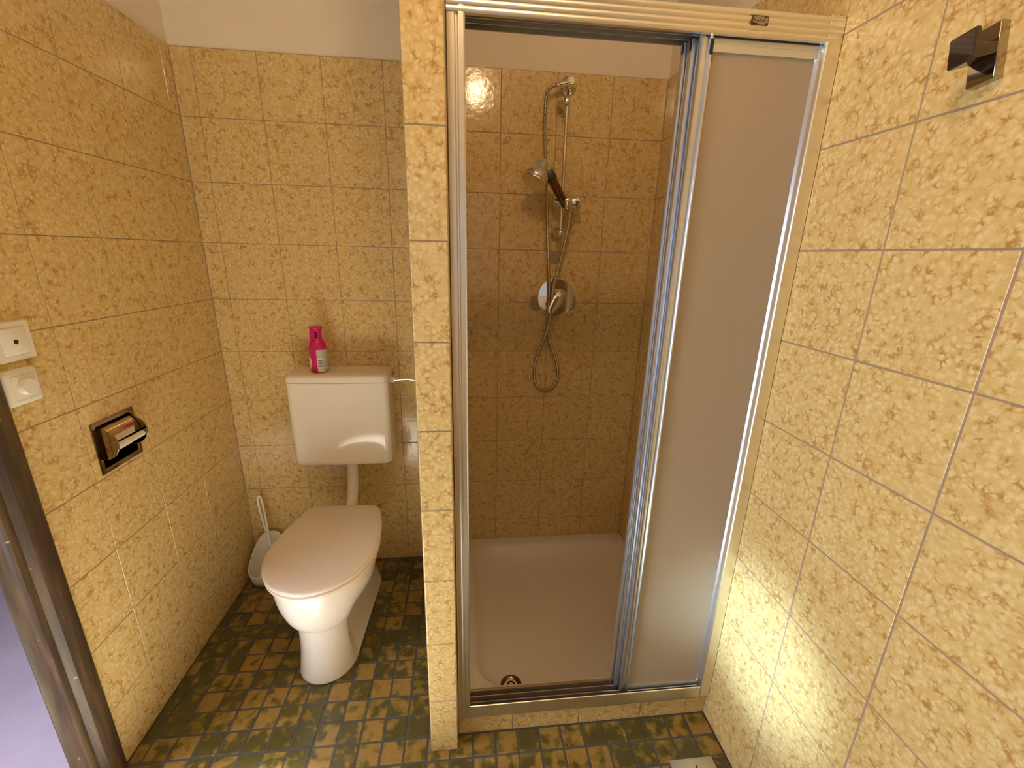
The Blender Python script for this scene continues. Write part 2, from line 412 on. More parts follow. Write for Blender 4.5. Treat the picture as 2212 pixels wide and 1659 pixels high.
# ------------------------------------------------------------------ toilet
TX = .396
t_ = thing('toilet', 'white floor-standing toilet with closed rounded lid left of the tiled partition', 'toilet', (TX, -.4, 0))
def lid_w(y, a=.176, yc=-.45, b=.210, rear=-.200, taper=.050, rr=.035):
    if y <= yc: return a*math.sqrt(max(0, 1-((y-yc)/b)**2))
    s = (y-yc)/(rear-yc); wv = a - taper*s**1.8
    dr = rear-y
    if dr < rr: wv -= rr - math.sqrt(max(0, rr*rr-(rr-dr)**2))
    return wv
def lid_outline(inset=0.0, n=34, **kw):
    """closed outline of lid or seat"""
    yc, b, rear = kw.get('yc', -.45), kw.get('b', .210), kw.get('rear', -.200)
    pts = []
    fr = yc-b
    ys = [yc - b*math.cos(PI/2*i/n) for i in range(n)]      # front half
    m2 = 18; L2 = rear-yc
    ys += [yc + (L2-.035)*i/m2 for i in range(m2)] + [rear-.035+.035*math.sin(PI/2*i/8) for i in range(9)]
    right = [(lid_w(y, **kw), y) for y in ys]
    cx, cy = 0, -.43
    full = [(x, y) for x, y in right] + [(-x, y) for x, y in right[::-1] if True][:-1]
    out = []
    for x, y in full:
        d = math.hypot(x, y-cy) or 1; k = (d-inset)/d
        out.append((x*k, cy+(y-cy)*k))
    return out
tilt = math.radians(-2.0)
def place(p, z):
    x, y = p; y0 = y+.43
    return (TX + x*math.cos(tilt) - y0*math.sin(tilt), -.43 + x*math.sin(tilt) + y0*math.cos(tilt), z)
# lid: gently crowned plate with rolled edge
bm = new()
rings = [[place(p, z) for p in lid_outline(ins)] for ins, z in ((.016, .3985), (.004, .3990), (0, .4020), (0, .4085), (.003, .4125), (.009, .4150), (.03, .4165), (.07, .4172), (.12, .4175))]
loft(bm, rings); link('toilet_lid', bm, [LIDP], t_, smooth=50)['label'] = 'closed pinkish white lid'
bm = new()
rings = [[place(p, z) for p in lid_outline(ins)] for ins, z in ((.020, .3820), (.006, .3825), (.002, .3855), (.002, .3915), (.007, .3950), (.018, .3980))]
loft(bm, rings); link('toilet_seat', bm, [LIDP], t_, smooth=50)
# ceramic body
def body_ring(z, n=72):
    """section of the ceramic at height z; blends foot, waisted pedestal and bowl"""
    out = []
    k = min(1, max(0, (z-.203)/.168)); kk = math.sqrt(max(0, 1-(1-k)**2.1)) if k > 0 else 0     # 0 pedestal .. 1 rim
    f = max(0, 1-z/.10)**1.3                                         # foot flare
    yf_ = -.590 - .020*f; yb_ = -.085 - .02*min(1, z/.3)
    cw = .090 + .004*f; up = min(1, z/.13)**.75
    for i in range(n):
        a = 2*PI*i/n; s, c_ = math.sin(a), math.cos(a)                # c_=-1 front, +1 rear
        # pedestal section: rounded front column, waist, wider rear skirt
        ym = (yf_+yb_)/2; L = (yb_-yf_)/2
        y1 = ym + L*math.copysign(abs(c_)**1.05, c_)
        d = y1-yf_; fe = .100
        fr_ = math.sqrt(max(0, 1-(1-min(1, d/fe))**2))
        e = yb_-y1; re_ = math.sqrt(max(0, 1-(1-min(1, e/.05))**2))
        q = min(1, max(0, (y1+.535)/.075)); q = q*q*(3-2*q)
        r_ = min(1, max(0, (y1+.36)/.24)); r_ = r_*r_*(3-2*r_)
        wm = .099 - (.060 - .030*r_)*up
        colw = (cw*(1-q) + wm*q)*fr_*re_
        x1 = math.copysign(colw, s) if abs(s) > 1e-6 else 0
        # bowl section
        b2 = .196; yc2 = -.445
        if c_ < 0: y2 = yc2 + b2*c_; w2 = .163*math.sqrt(max(0, 1-c_*c_))
        else:
            y2 = yc2 + .255*min(1, c_)**.9; w2 = (.163-.055*(c_**1.5))*min(1, math.sqrt(max(0, 1-c_**8)))
        x2 = math.copysign(w2, s)
        x = x1*(1-kk)+x2*kk; y = y1*(1-kk)+y2*kk
        out.append(place((x, y), z))
    return out
bm = new()
zz = [0, .004, .012, .022, .035, .05, .07, .09, .11, .13, .15, .170, .190, .199, .203, .205, .209, .215, .23, .25, .27, .29, .31, .33, .35, .365, .374, .379]
loft(bm, [body_ring(z) for z in zz])
ob = link('toilet_bowl', bm, [CERAMIC], t_, smooth=80)
md = ob.modifiers.new('smooth', 'SMOOTH'); md.factor = .5; md.iterations = 2
md = ob.modifiers.new('subdivision', 'SUBSURF'); md.levels = 1; md.render_levels = 1
bm = new(); lathe(bm, [(.0, .006), (.006, .004), (.008, 0), (.008, -.01)][::-1], (TX+.0635, -.375, .045), (1, 0, .15), 16)
link('floor_bolt_cap', bm, [DRAINM], t_, smooth=60)

# ------------------------------------------------------------------ cistern
CX0, CX1, CYF, CZ0, CZ1 = .212, .578, -.150, .556, .920
t_ = thing('toilet_cistern', 'white plastic wall-hung cistern above the toilet', 'cistern', ((CX0+CX1)/2, -.01, CZ0))
def tank_ring(z, ins=0.0, bow=.006):
    x0, x1, yf_, yb_ = CX0+ins, CX1-ins, CYF+ins, -.002
    out = []; ch = .030
    # plan with softly chamfered front corners and slightly bowed front
    def arc(cx, cy, r, a0, a1, n=7):
        return [(cx+r*math.cos(math.radians(a0+(a1-a0)*i/n)), cy+r*math.sin(math.radians(a0+(a1-a0)*i/n))) for i in range(n+1)]
    r = .022
    out += [(x0+.004, yb_)] + [(x0, yf_+r+.02)] + arc(x0+r, yf_+r, r, 180, 270)
    m_ = 10
    for i in range(1, m_):
        s = i/m_; out.append((x0+r+(x1-x0-2*r)*s, yf_ - bow*math.sin(PI*s)))
    out += arc(x1-r, yf_+r, r, 270, 360) + [(x1, yf_+r+.02), (x1-.004, yb_)]
    return [(x, y, z) for x, y in out]
bm = new(); loft(bm, [tank_ring(z, i) for i, z in ((.014, CZ0), (.006, CZ0+.003), (.002, CZ0+.009), (.001, CZ0+.02), (.0, .70), (.0, .8895), (.0015, .8905))])
link('tank', bm, [TANKP], t_, smooth=40)
bm = new(); loft(bm, [tank_ring(z, i) for i, z in ((.001, .8915), (-.001, .8925), (-.001, .910), (.001, .915), (.006, .9185), (.012, .920), (.05, .9205), (.075, .9207))])
link('tank_lid', bm, [TANKP], t_, smooth=40)
bm = new(); 
pl_ = rounded_rect(.435, -.105, .552, -.040, .012)
prism(bm, pl_, 'z', .9195, .9222); link('flush_lever', bm, [TANKP], t_, bevel=.001)
bm = new(); tube(bm, catmull([(.404, -.072, .57), (.404, -.074, .50), (.402, -.080, .44), (.400, -.092, .395), (.400, -.12, .365), (.400, -.165, .345)]), .0225, 24)
lathe(bm, [(.027, .535), (.027, .56)], (.404, -.072, 0), n=24)
link('flush_pipe', bm, [TANKP], t_, smooth=50)

# water supply elbow between cistern and partition
t_ = thing('water_supply_pipe', 'thin chrome water pipe with white nut running from cistern to tiled partition', 'pipe', (.579, -.085, .882))
bm = new(); lathe(bm, [(.0135, 0), (.0135, .010), (.011, .012), (.011, .018)], (.5775, -.085, .884), (1,0,0), 6)
link('nut', bm, [PLASTIC], t_, smooth=20)
bm = new(); lathe(bm, [(.0085, 0), (.0085, .010), (.006, .011), (.006, .016)], (.5945, -.085, .884), (1,0,0), 16)
tube(bm, catmull([(.605, -.085, .884), (.63, -.085, .8855), (.66, -.085, .884), (.70, -.085, .872), (.765, -.085, .862)]), .0048, 14)
link('tube', bm, [CHROME], t_, smooth=50)

# ------------------------------------------------------------------ pink bottle
BX, BY, BZ = .3235, -.088, .9205
t_ = thing('spray_bottle', 'magenta pink bottle with silver label standing on the cistern', 'bottle', (BX, BY, BZ))
bm = new()
lathe(bm, [(.0, .0), (.028, .0), (.0312, .003), (.0318, .010), (.0315, .040), (.0312, .075), (.0308, .088), (.0300, .098), (.0285, .106), (.0255, .114), (.0215, .121), (.0185, .126), (.017, .130)], (BX, BY, BZ), n=48)
link('bottle_body', bm, [PINK], t_, smooth=50)
bm = new()
lathe(bm, [(.0178, .126), (.0182, .1305), (.0172, .140), (.0172, .150), (.019, .157), (.0225, .162), (.0245, .165), (.0245, .168), (.022, .1695), (.0, .1695)], (BX, BY, BZ), n=48)
cap = link('bottle_cap', bm, [PINK], t_, smooth=50)
def patch(bm, r, a0, a1, z0, z1, mi=0, n=24, zf0=None):
    A = []; B = []
    for i in range(n+1):
        s = i/n; a = math.radians(a0+(a1-a0)*s)
        zl = z0 if zf0 is None else zf0(s)
        A.append(bm.verts.new((BX+r*math.cos(a), BY+r*math.sin(a), BZ+zl))); B.append(bm.verts.new((BX+r*math.cos(a), BY+r*math.sin(a), BZ+z1)))
    for i in range(n): bm.faces.new((A[i], A[i+1], B[i+1], B[i])).material_index = mi
bm = new()
# trigger tongue hanging at the front left of the cap and the dark slot beside it
ca = math.radians(-98)
d1 = Vector((math.cos(ca), math.sin(ca), 0)); u1 = Vector((-d1.y, d1.x, 0)); o1 = Vector((BX, BY, BZ))
def obox(bm, o, u, d, a, b, c, mi=0):
    """oriented box: a=(u0,u1) b=(d0,d1) c=(z0,z1)"""
    vs = [bm.verts.new(o + u*x + d*y + Vector((0,0,z))) for z in c for x, y in ((a[0],b[0]),(a[1],b[0]),(a[1],b[1]),(a[0],b[1]))]
    for f in ((0,3,2,1),(4,5,6,7),(0,1,5,4),(1,2,6,5),(2,3,7,6),(3,0,4,7)): bm.faces.new([vs[i] for i in f]).material_index = mi
obox(bm, o1, u1, d1, (-.0130, .0040), (.010, .0250), (.124, .161))
link('trigger', bm, [PINK], cap, bevel=.0012)
bm = new(); obox(bm, o1, u1, d1, (.0050, .0090), (.010, .0186), (.128, .152)); obox(bm, o1, u1, d1, (-.012, .0040), (.010, .0215), (.1205, .1238))  # dark boxes paint the shade in the slot and under the trigger
link('slot', bm, [plain('shade_crimson', (.12, .0, .015), .5)], cap)
bm = new(); patch(bm, .03205, -85, 25, .004, .0875, 0)
patch(bm, .03225, -82, -46, .004, .020, 1, 10); patch(bm, .03225, -82, -48, .020, .056, 1, 10); patch(bm, .03225, -46, 25, .017, .0195, 1, 16)
for k, (z0, z1) in enumerate(((.024, .030), (.031, .0325), (.034, .040), (.0415, .043), (.044, .050))): patch(bm, .0324, -79, -52, z0, z1, 2, 8)
patch(bm, .0324, -66, -62, .0125, .0155, 2, 3)
lb = link('bottle_label', bm, [SILVER, LABELW, LABELT], t_, smooth=60, recalc=False); lb['label'] = 'silver green label with pale barcode box'
bm = new()
A = []; B = []
for i in range(15):
    s = i/14; z = .012 + .056*s; wdt = 34*math.sin(PI*min(1, s*.92+.04))**.8
    for lst, a in ((A, -200), (B, -152+wdt)):
        an = math.radians(a); lst.append(bm.verts.new((BX+.0321*math.cos(an), BY+.0321*math.sin(an), BZ+z)))
C_ = []
mid = [[A[i]] for i in range(15)]
bm.free(); bm = new()
rows_ = []
for i in range(15):
    s = i/14; z = .012 + .056*s; a1 = -152 + 30*math.sin(PI*min(1, s*.92+.04))**.8
    rows_.append([(BX+.0321*math.cos(math.radians(-200+(a1+200)*k/10)), BY+.0321*math.sin(math.radians(-200+(a1+200)*k/10)), BZ+z) for k in range(11)])
loft(bm, rows_, False, False, closed=False)
link('side_label', bm, [LABELW], t_, smooth=60, recalc=False)

# ------------------------------------------------------------------ toilet brush
HX, HYb = .026, -.085
t_ = thing('toilet_brush', 'cream plastic toilet brush in its open holder in the back left corner', 'toilet brush', (HX, HYb, 0))
def hold_ring(ins, zf, n=40, zflat=None):
    out = []
    for i in range(n):
        a = 2*PI*i/n; s, c_ = math.sin(a), math.cos(a)
        x = math.copysign(abs(s)**.7, s)*(.078-ins); y = math.copysign(abs(c_)**.75, c_)*(.068-ins)
        k = (y+.068)/.136
        x *= 1 - .30*k                                   # narrower towards the wall
        z = zflat if zflat is not None else zf*(.050 + .135*min(1, max(0, k))**1.15)
        out.append((HX+x, HYb+y, z))
    return out
bm = new()
loft(bm, [hold_ring(.016, 0, zflat=0), hold_ring(.008, 0, zflat=.006), hold_ring(.003, .5), hold_ring(0, .9), hold_ring(0, 1.0), hold_ring(.003, 1.0), hold_ring(.005, .8), hold_ring(.010, .35), hold_ring(.018, 0, zflat=.010)])
link('brush_holder', bm, [PLASTIC], t_, smooth=50)
bm = new()
T0, T1 = Vector((.030, -.060, .150)), Vector((.009, -.045, .372))
dr = (T1-T0).normalized(); sd = dr.cross(Vector((.3, -1, 0))).normalized()
ptsL = [T0, T0.lerp(T1, .30)+sd*.004, T0.lerp(T1, .62)+sd*.0070, T0.lerp(T1, .88)+sd*.0078, T0.lerp(T1, .97)+sd*.005, T1,
        T0.lerp(T1, .97)-sd*.005, T0.lerp(T1, .88)-sd*.0078, T0.lerp(T1, .62)-sd*.0070, T0.lerp(T1, .30)-sd*.004, T0]
tube(bm, catmull(ptsL, 6), .0042, 10)
tube(bm, [T0+Vector((.020, -.03, -.09)), T0+Vector((.004, -.005, -.018)), T0, T0.lerp(T1, .25)], .0062, 12)
link('brush_handle', bm, [PLASTIC], t_, smooth=50)
bm = new()
hc = Vector((.050, -.092, .052))
for i in range(150):
    th = random.uniform(0, 2*PI); ph = random.uniform(-.5, 1.0)
    d = Vector((math.cos(th)*math.cos(ph), math.sin(th)*math.cos(ph), math.sin(ph)))
    tube(bm, [hc+d*.004, hc+d*.030], .0012, 4)
lathe(bm, [(.0, -.02), (.018, -.016), (.022, 0), (.016, .016), (.0, .022)], hc, n=16)
link('bristles', bm, [plain('white_bristle', (.85, .78, .72), .6)], t_)

# ------------------------------------------------------------------ shower tray
t_ = thing('shower_tray', 'white enamelled shower tray with rounded basin behind the sliding doors', 'shower tray', (1.22, -.40, 0))
TR = .085; X0, X1, Y0, Y1 = PX1+.001, XR-.001, -.7385, -.001
def tray_ring(ins_l, ins_r, ins_f, ins_b, r, z): return [(x, y, z) for x, y in rounded_rect(X0+ins_l, Y0+ins_f, X1-ins_r, Y1-ins_b, r, 10)]
bm = new()
prof = [(.0, .004, -.01), (.0, .004, TR-.004), (.002, .006, TR), (.046, .012, TR+.001)]
rings = [tray_ring(0, 0, 0, 0, .003, 0.0), tray_ring(0, 0, 0, 0, .003, TR-.003), tray_ring(.002, .002, .002, .002, .004, TR),
         tray_ring(.040, .034, .014, .040, .085, TR), tray_ring(.048, .040, .018, .050, .090, TR-.003), tray_ring(.056, .046, .022, .062, .094, TR-.012),
         tray_ring(.066, .054, .026, .085, .100, TR-.030), tray_ring(.078, .066, .030, .115, .105, TR-.048), tray_ring(.094, .082, .036, .150, .105, TR-.058), tray_ring(.115, .105, .045, .185, .10, TR-.062),
         tray_ring(.20, .20, .20, .28, .08, TR-.064), tray_ring(.33, .33, .32, .36, .015, TR-.065)]
loft(bm, rings); link('tray', bm, [ENAMEL], t_, smooth=45)
bm = new(); dz = TR-.0605; DC = (1.0070, -.676, dz)
lathe(bm, [(.034, -.002), (.034, .0015), (.031, .0035), (.026, .0025), (.022, -.001), (.016, -.004), (.0, -.004)], DC, n=36)
dr_ = link('drain', bm, [DRAINM], t_, smooth=50); dr_['label'] = 'bronzed metal drain'
bm = new()
lathe(bm, [(.0135, -.004), (.0135, .0005), (.011, .001), (.009, -.002), (.0, -.002)], DC, n=24)
link('drain_ring', bm, [plain('drain_dark', (.05, .035, .015), .2, metal=1)], dr_, smooth=50)

# ------------------------------------------------------------------ shower enclosure
FY0, FY1 = -.805, -.738
FX0, FX1 = PX1+.001, XR-.001
ZB, ZTOP = .0745, 1.805
enc = thing('shower_enclosure', 'aluminium framed sliding shower door between tiled partition and right wall', 'shower door', ((FX0+FX1)/2, -.77, ZB))
def ribbed(y, z0, z1, n, depth, mid=None):
    out = []
    for i in range(n*8+1):
        s = i/(n*8); out.append((y - depth*abs(math.sin(PI*n*s))**.8, z0+(z1-z0)*s))
    return out
# header rail: ribbed fascia, three downward channels
bm = new()
o_ = ribbed(FY0, 1.7632, ZTOP, 4, .0022)
o_ += [(FY1, ZTOP), (FY1, 1.766), (FY1-.003, 1.766)]
for k in (0, 1, 2): 
    y = FY1-.003-.0195*k
    o_ += [(y, 1.795), (y-.0165, 1.795), (y-.0165, 1.768), (y-.0190, 1.768)] if k < 2 else [(y, 1.795), (y-.0150, 1.795), (y-.0150, 1.764)]
prism(bm, o_, 'x', FX0+.0005, FX1-.0005)
link('header_rail', bm, [ALU], enc, smooth=40)
# jambs: shallow fluted profile
def jamb(x0, x1, s):
    w_ = x1-x0
    base = [(0, FY1), (0, FY0+.004), (.001, FY0+.001), (.004, FY0), (.014, FY0), (.0165, FY0+.003), (.019, FY0+.003), (.0215, FY0-.001), (w_-.003, FY0-.001), (w_, FY0+.002), (w_, FY0+.020), (w_-.004, FY0+.022), (w_-.004, FY1-.003), (w_, FY1-.003), (w_, FY1)]
    return [(x0+x, y) if s > 0 else (x1-x, y) for x, y in base]
bm = new(); prism(bm, jamb(FX0, .8745, 1), 'z', ZB-.002, ZTOP+.004); link('jamb', bm, [ALU], enc, smooth=30)
jr = [(FX1, FY0-.001), (1.5705, FY0-.001), (1.5690, FY0+.0005), (1.5680, FY0+.003), (1.5680, FY0+.020), (1.572, FY0+.022), (1.572, FY1-.003), (1.568, FY1-.003), (1.568, FY1), (FX1, FY1)]
bm = new(); prism(bm, jr, 'z', ZB+.006, ZTOP+.001); link('jamb', bm, [ALU], enc, smooth=30)
# sill rail with three upward tracks
bm = new()
o_ = [(FY0, ZB), (FY0-.0008, ZB+.003), (FY0, ZB+.006), (FY0, .112), (FY0+.001, .1155), (FY0+.003, .1165)]
y = FY0+.003
for k in range(3):
    o_ += [(y, .0850), (y+.0160, .0850), (y+.0160, .1065-.002*k), (y+.0185, .1065-.002*k)]; y += .0185
o_ += [(FY1, .099), (FY1, ZB)]
prism(bm, o_, 'x', .8745, 1.5680); sr = link('sill_rail', bm, [ALU], enc, smooth=30)
TRACK_BROWN = plain('dark_brown_track', (.055, .032, .022), .45, noise=.4, nscale=120)  # mottled dark brown for the strips along the sill tracks
for k in range(3):
    bm = new(); y = FY0+.0036+.0185*k; box(bm, (.8747, y, .0851), (1.5678, y+.0148, .0905))
    link('track_lining', bm, [TRACK_BROWN], sr)['label'] = 'dark brown track'
# sliding panels, stacked on the right
def slide(x0, x1, yc, front):
    z0, z1 = .096, 1.7665
    th = .0065
    bm = new()
    def stile(xa, lip):
        if lip > 0:      # left stile: rounded pull at its outer edge, flat band, thin lip at the glazing
            p = [(0, yc+th), (-.001, yc+.002), (.0, yc-.003), (.002, yc-th), (.007, yc-th-.0012), (.011, yc-th), (.0125, yc-.003), (.0150, yc-.003), (.0165, yc-th-.002), (.0185, yc-th-.0045), (.0215, yc-th-.0045), (.0235, yc-th-.001), (.0245, yc-.001), (.0245, yc+th)]
            return [(xa+a, b) for a, b in p]
        p = [(0, yc+th), (-.001, yc-.002), (.002, yc-th-.001), (.005, yc-th-.001), (.0062, yc-.004), (.0085, yc-.004), (.0100, yc-th-.0025), (.0135, yc-th-.0025), (.0155, yc-.002), (.0155, yc+th)]
        return [(xa-.0155+a, b) for a, b in p]
    prism(bm, stile(x0, 1), 'z', z0, z1); prism(bm, stile(x1, -1), 'z', z0, z1)
    def rail(za, zb): 
        m_ = (za+zb)/2
        prism(bm, [(yc+th, za), (yc-th+.001, za), (yc-th, za+.004), (yc-th-.001, m_-.002), (yc-th+.0005, m_), (yc-th-.001, m_+.002), (yc-th, zb-.004), (yc-th+.001, zb), (yc+th, zb)], 'x', x0+.0230, x1-.0145)
    rail(z0, z0+.030); rail(z1-.027, z1)
    fr = link('sliding_door', bm, [ALU2], enc, smooth=35)
    bm = new(); box(bm, (x0+.020, yc-.0015, z0+.022), (x1-.010, yc+.0015, z1-.020))
    link('frosted_pane', bm, [FROST], fr)
    if front:
        caps = [((x0+.0170, yc-th-.0050, z1-.034), (x0+.0235, yc-.002, z1-.008)), ((x1-.0050, yc-th-.0045, z1-.030), (x1+.0015, yc-.002, z1-.012)),
                ((x1-.005, yc-th-.003, z0+.002), (x1+.001, yc-.002, z0+.020)), ((x0+.018, yc-th-.0045, z0+.001), (x0+.0235, yc-.002, z0+.012))]
    else: caps = [((x0-.0005, yc-th+.001, z1-.020), (x0+.008, yc+th-.001, z1+.002))]
    for p, q in caps:
        bm = new(); box(bm, p, q); link('end_cap', bm, [BLACK], fr, bevel=.0006)
    return fr
slide(1.3220, 1.5800, -.7850, True)
slide(1.3120, 1.5740, -.7655, False)
slide(1.3050, 1.5700, -.7475, False)
# little maker's badge on the header
bm = new(); prism(bm, [(1.4075, 1.7798), (1.4400, 1.7798), (1.4400, 1.7935), (1.4075, 1.7935)], 'y', FY0-.0042, FY0-.0020); bd = link('badge', bm, [BADGE_D], enc)
bm = new()
prism(bm, [(1.4090, 1.7828), (1.4190, 1.7822), (1.4195, 1.7802), (1.4330, 1.7802), (1.4335, 1.7830), (1.4385, 1.7832), (1.4385, 1.7905), (1.4370, 1.7925), (1.4355, 1.7895), (1.4310, 1.7925), (1.4100, 1.7925)], 'y', FY0-.0046, FY0-.0040)
bl = link('badge_print', bm, [BADGE_L], bd)
bm = new()
for k in range(9):
    x = 1.4112+.0026*k; z0 = 1.7848; z1 = 1.7872 + (.0022 if k in (0, 4, 7) else 0)
    prism(bm, [(x, z0), (x+.0008, z0), (x+.0014, z1), (x+.0006, z1)], 'y', FY0-.0049, FY0-.0044)
    if k % 2 == 0: prism(bm, [(x+.0006, z1-.0005), (x+.0026, z1-.0005), (x+.0026, z1), (x+.0006, z1)], 'y', FY0-.0049, FY0-.0044)
    else: prism(bm, [(x, z0), (x+.0022, z0), (x+.0022, z0+.0005), (x, z0+.0005)], 'y', FY0-.0049, FY0-.0044)
link('badge_lettering', bm, [BADGE_D], bd)

# ------------------------------------------------------------------ shower fittings
t_ = thing('hose_outlet', 'chrome wall elbow at the top of the shower wall feeding the hose', 'shower fitting', (1.235, 0, 1.930))
bm = new(); lathe(bm, [(.031, .0), (.031, .004), (.028, .008), (.018, .012), (.0135, .016), (.0135, .048), (.011, .052), (.0, .052)], (1.235, 0, 1.929), (0,-1,0), 36)
tube(bm, [(1.232, -.043, 1.9275), (1.205, -.045, 1.920), (1.196, -.045, 1.917)], .0105, 20)
tube(bm, [(1.197, -.045, 1.9172), (1.185, -.047, 1.9138)], .0088, 16)
link('elbow', bm, [CHROME], t_, smooth=45)

t_ = thing('shower_rail', 'slim vertical chrome riser rail with two wall brackets in the shower', 'shower rail', (1.2225, 0, 1.433))
def bracket(x, z, zr):
    bm = new(); lathe(bm, [(.0265, .0), (.0265, .004), (.022, .012), (.011, .020), (.0085, .030), (.0085, .058)], (x, 0, z), (0,-1,0), 32)
    lathe(bm, [(.0, -.016), (.008, -.015), (.0125, -.010), (.0130, .0), (.0125, .008), (.008, .013), (.0, .015)], (x, -.062, zr), (0,0,1), 28)
    return link('bracket', bm, [CHROME], t_, smooth=50)
bracket(1.2200, 1.8600, 1.8640); bracket(1.2205, 1.4380, 1.4360)
bm = new(); lathe(bm, [(.0065, 1.445), (.0065, 1.858)], (1.2218, -.062, 0), n=20); link('bar', bm, [CHROME], t_, smooth=50)
bm = new()
lathe(bm, [(.012, -.046), (.0165, -.042), (.0165, -.014), (.018, -.010), (.0200, .010), (.0200, .018), (.023, .024), (.0265, .048), (.023, .053), (.0, .053)], (1.2330, -.066, 1.5435), (1, 0, 0), 28)
lathe(bm, [(.016, -.020), (.0185, -.016), (.0185, .014), (.015, .018)], (1.2350, -.092, 1.5370), (-.25, -.15, 1), 24)
link('slider', bm, [CHROME], t_, smooth=45)

t_ = thing('hand_shower', 'chrome hand shower with bell shaped head clipped on the riser rail', 'hand shower', (1.2300, -.09, 1.53))
H0 = Vector((1.2370, -.090, 1.5180)); H1 = Vector((1.1640, -.110, 1.6230))
bm = new()
ax = (H1-H0)
tube(bm, [H0, H0.lerp(H1, .12), H0.lerp(H1, .35), H0.lerp(H1, .6), H0.lerp(H1, .8), H1], lambda s: (.0100, .0130, .0148, .0155, .0160, .0175)[min(5, int(s*5+.5))], 20)
link('handle', bm, [plain('dark_chrome', (.22, .13, .09), .15, metal=1, noise=.6, nscale=160)], t_, smooth=50)
bm = new()
lathe(bm, [(.0180, -.014), (.0205, -.009), (.0205, .013), (.0180, .018)], H1-ax.normalized()*.004, ax, 24)
link('collar', bm, [plain('dark_grey_joint', (.09, .08, .07), .3, metal=.6)], t_, smooth=50)
HD = Vector((-.42, -.28, -.86)).normalized()          # spraying direction
bm = new(); HO = Vector((1.1330, -.128, 1.6540))
lathe(bm, [(0.0000, -0.0158), (0.0113, -0.0141), (0.0186, -0.0090), (0.0220, 0.0000), (0.0232, 0.0136), (0.0243, 0.0226), (0.0305, 0.0271), (0.0396, 0.0384), (0.0435, 0.0497), (0.0446, 0.0610), (0.0429, 0.0655)], HO, HD, 40)
hd = link('shower_head', bm, [PLCHROME], t_, smooth=50)
bm = new(); lathe(bm, [(0.0435, 0.0650), (0.0452, 0.0678), (0.0446, 0.0723), (0.0384, 0.0740), (0.0339, 0.0729), (0.0294, 0.0740), (0.0113, 0.0751), (0.0000, 0.0755)], HO, HD, 40)
link('spray_plate', bm, [CHROME], hd, smooth=50)
bm = new()
hose = [(1.1918,-.045,1.9160),(1.175,-.049,1.9125),(1.1565,-.05,1.897),(1.1500,-.05,1.8688),(1.149,-.048,1.8205),(1.1527,-.045,1.7499),(1.1579,-.042,1.6845),(1.1654,-.04,1.6017),(1.1738,-.036,1.5083),(1.1809,-.034,1.4109),(1.1890,-.032,1.3095),(1.1955,-.030,1.2395),(1.1975,-.028,1.1855),(1.1960,-.022,1.1307),(1.1990,-.016,1.0749),(1.2153,-.014,1.0085),(1.2405,-.014,.9409),(1.2520,-.014,.8854),(1.243,-.014,.8400),(1.2200,-.014,.8200),(1.2000,-.014,.8170),(1.1800,-.014,.8215),(1.1600,-.014,.8420),(1.1509,-.014,.886),(1.158,-.014,.9509),(1.1810,-.018,1.0184),(1.1945,-.032,1.0735),(1.2024,-.036,1.1234),(1.2053,-.040,1.178),(1.2092,-.042,1.2405),(1.221,-.045,1.2933),(1.2342,-.050,1.3618),(1.2445,-.058,1.4202),(1.2495,-.072,1.469),(1.2470,-.084,1.500),(1.2385,-.0895,1.5180)]
tube(bm, catmull(hose, 10), .0062, 12, ribs=(.0044, .0011))
link('hose', bm, [plain('steel_hose', (.58, .54, .46), .25, metal=1)], t_, smooth=60)

t_ = thing('shower_mixer', 'round chrome mixer plate with single lever on the shower wall', 'shower mixer', (1.2275, 0, 1.199))
bm = new(); lathe(bm, [(.0745, .0), (.0750, .003), (.0735, .0065), (.068, .0085), (.0, .0092)], (1.2275, 0, 1.199), (0,-1,0), 72)
link('wall_plate', bm, [CHROME], t_, smooth=30)
bm = new(); lathe(bm, [(.0185, .006), (.0185, .040), (.016, .046), (.0, .048)], (1.2340, 0, 1.2050), (0,-1,0), 36)
link('cartridge_sleeve', bm, [CHROME], t_, smooth=40)
bm = new()
# lever: tapering wedge pointing down and to the left, standing off the plate
L0 = Vector((1.2370, -.045, 1.2090)); L1 = Vector((1.1930, -.078, 1.1480))
dl = (L1-L0).normalized(); sdv = dl.cross(Vector((0,-1,0))).normalized(); nv = sdv.cross(dl).normalized()
if nv.y > 0: nv = -nv
rings = []
for s, wv, tk in ((-.30, .008, .006), (-.20, .020, .012), (0, .0255, .015), (.3, .0240, .014), (.6, .0195, .010), (.9, .0150, .007), (1.0, .0115, .006), (1.05, .005, .003)):
    c0 = L0.lerp(L1, s); rings.append([c0 + sdv*(wv*math.cos(2*PI*k/24)) + nv*(tk*math.copysign(abs(math.sin(2*PI*k/24))**.6, math.sin(2*PI*k/24))) for k in range(24)])
loft(bm, rings); link('lever', bm, [CHROME], t_, smooth=50)
# grey filler left showing around plate and below the rail (part of the wall)
wb = bpy.data.objects['wall_back']
bm = new()
for c0 in ([(1.130, 1.203), (1.165, 1.205), (1.168, 1.150), (1.158, 1.143), (1.132, 1.149), (1.127, 1.176)],
           [(1.297, 1.198), (1.309, 1.205), (1.3135, 1.176), (1.311, 1.150), (1.297, 1.148)],
           [(1.197, 1.352), (1.199, 1.370), (1.220, 1.376), (1.242, 1.371), (1.245, 1.352), (1.242, 1.330), (1.222, 1.323), (1.199, 1.328)]):
    prism(bm, c0, 'y', -.0010, .0005)
link('filler_patch', bm, [MORTAR], wb)

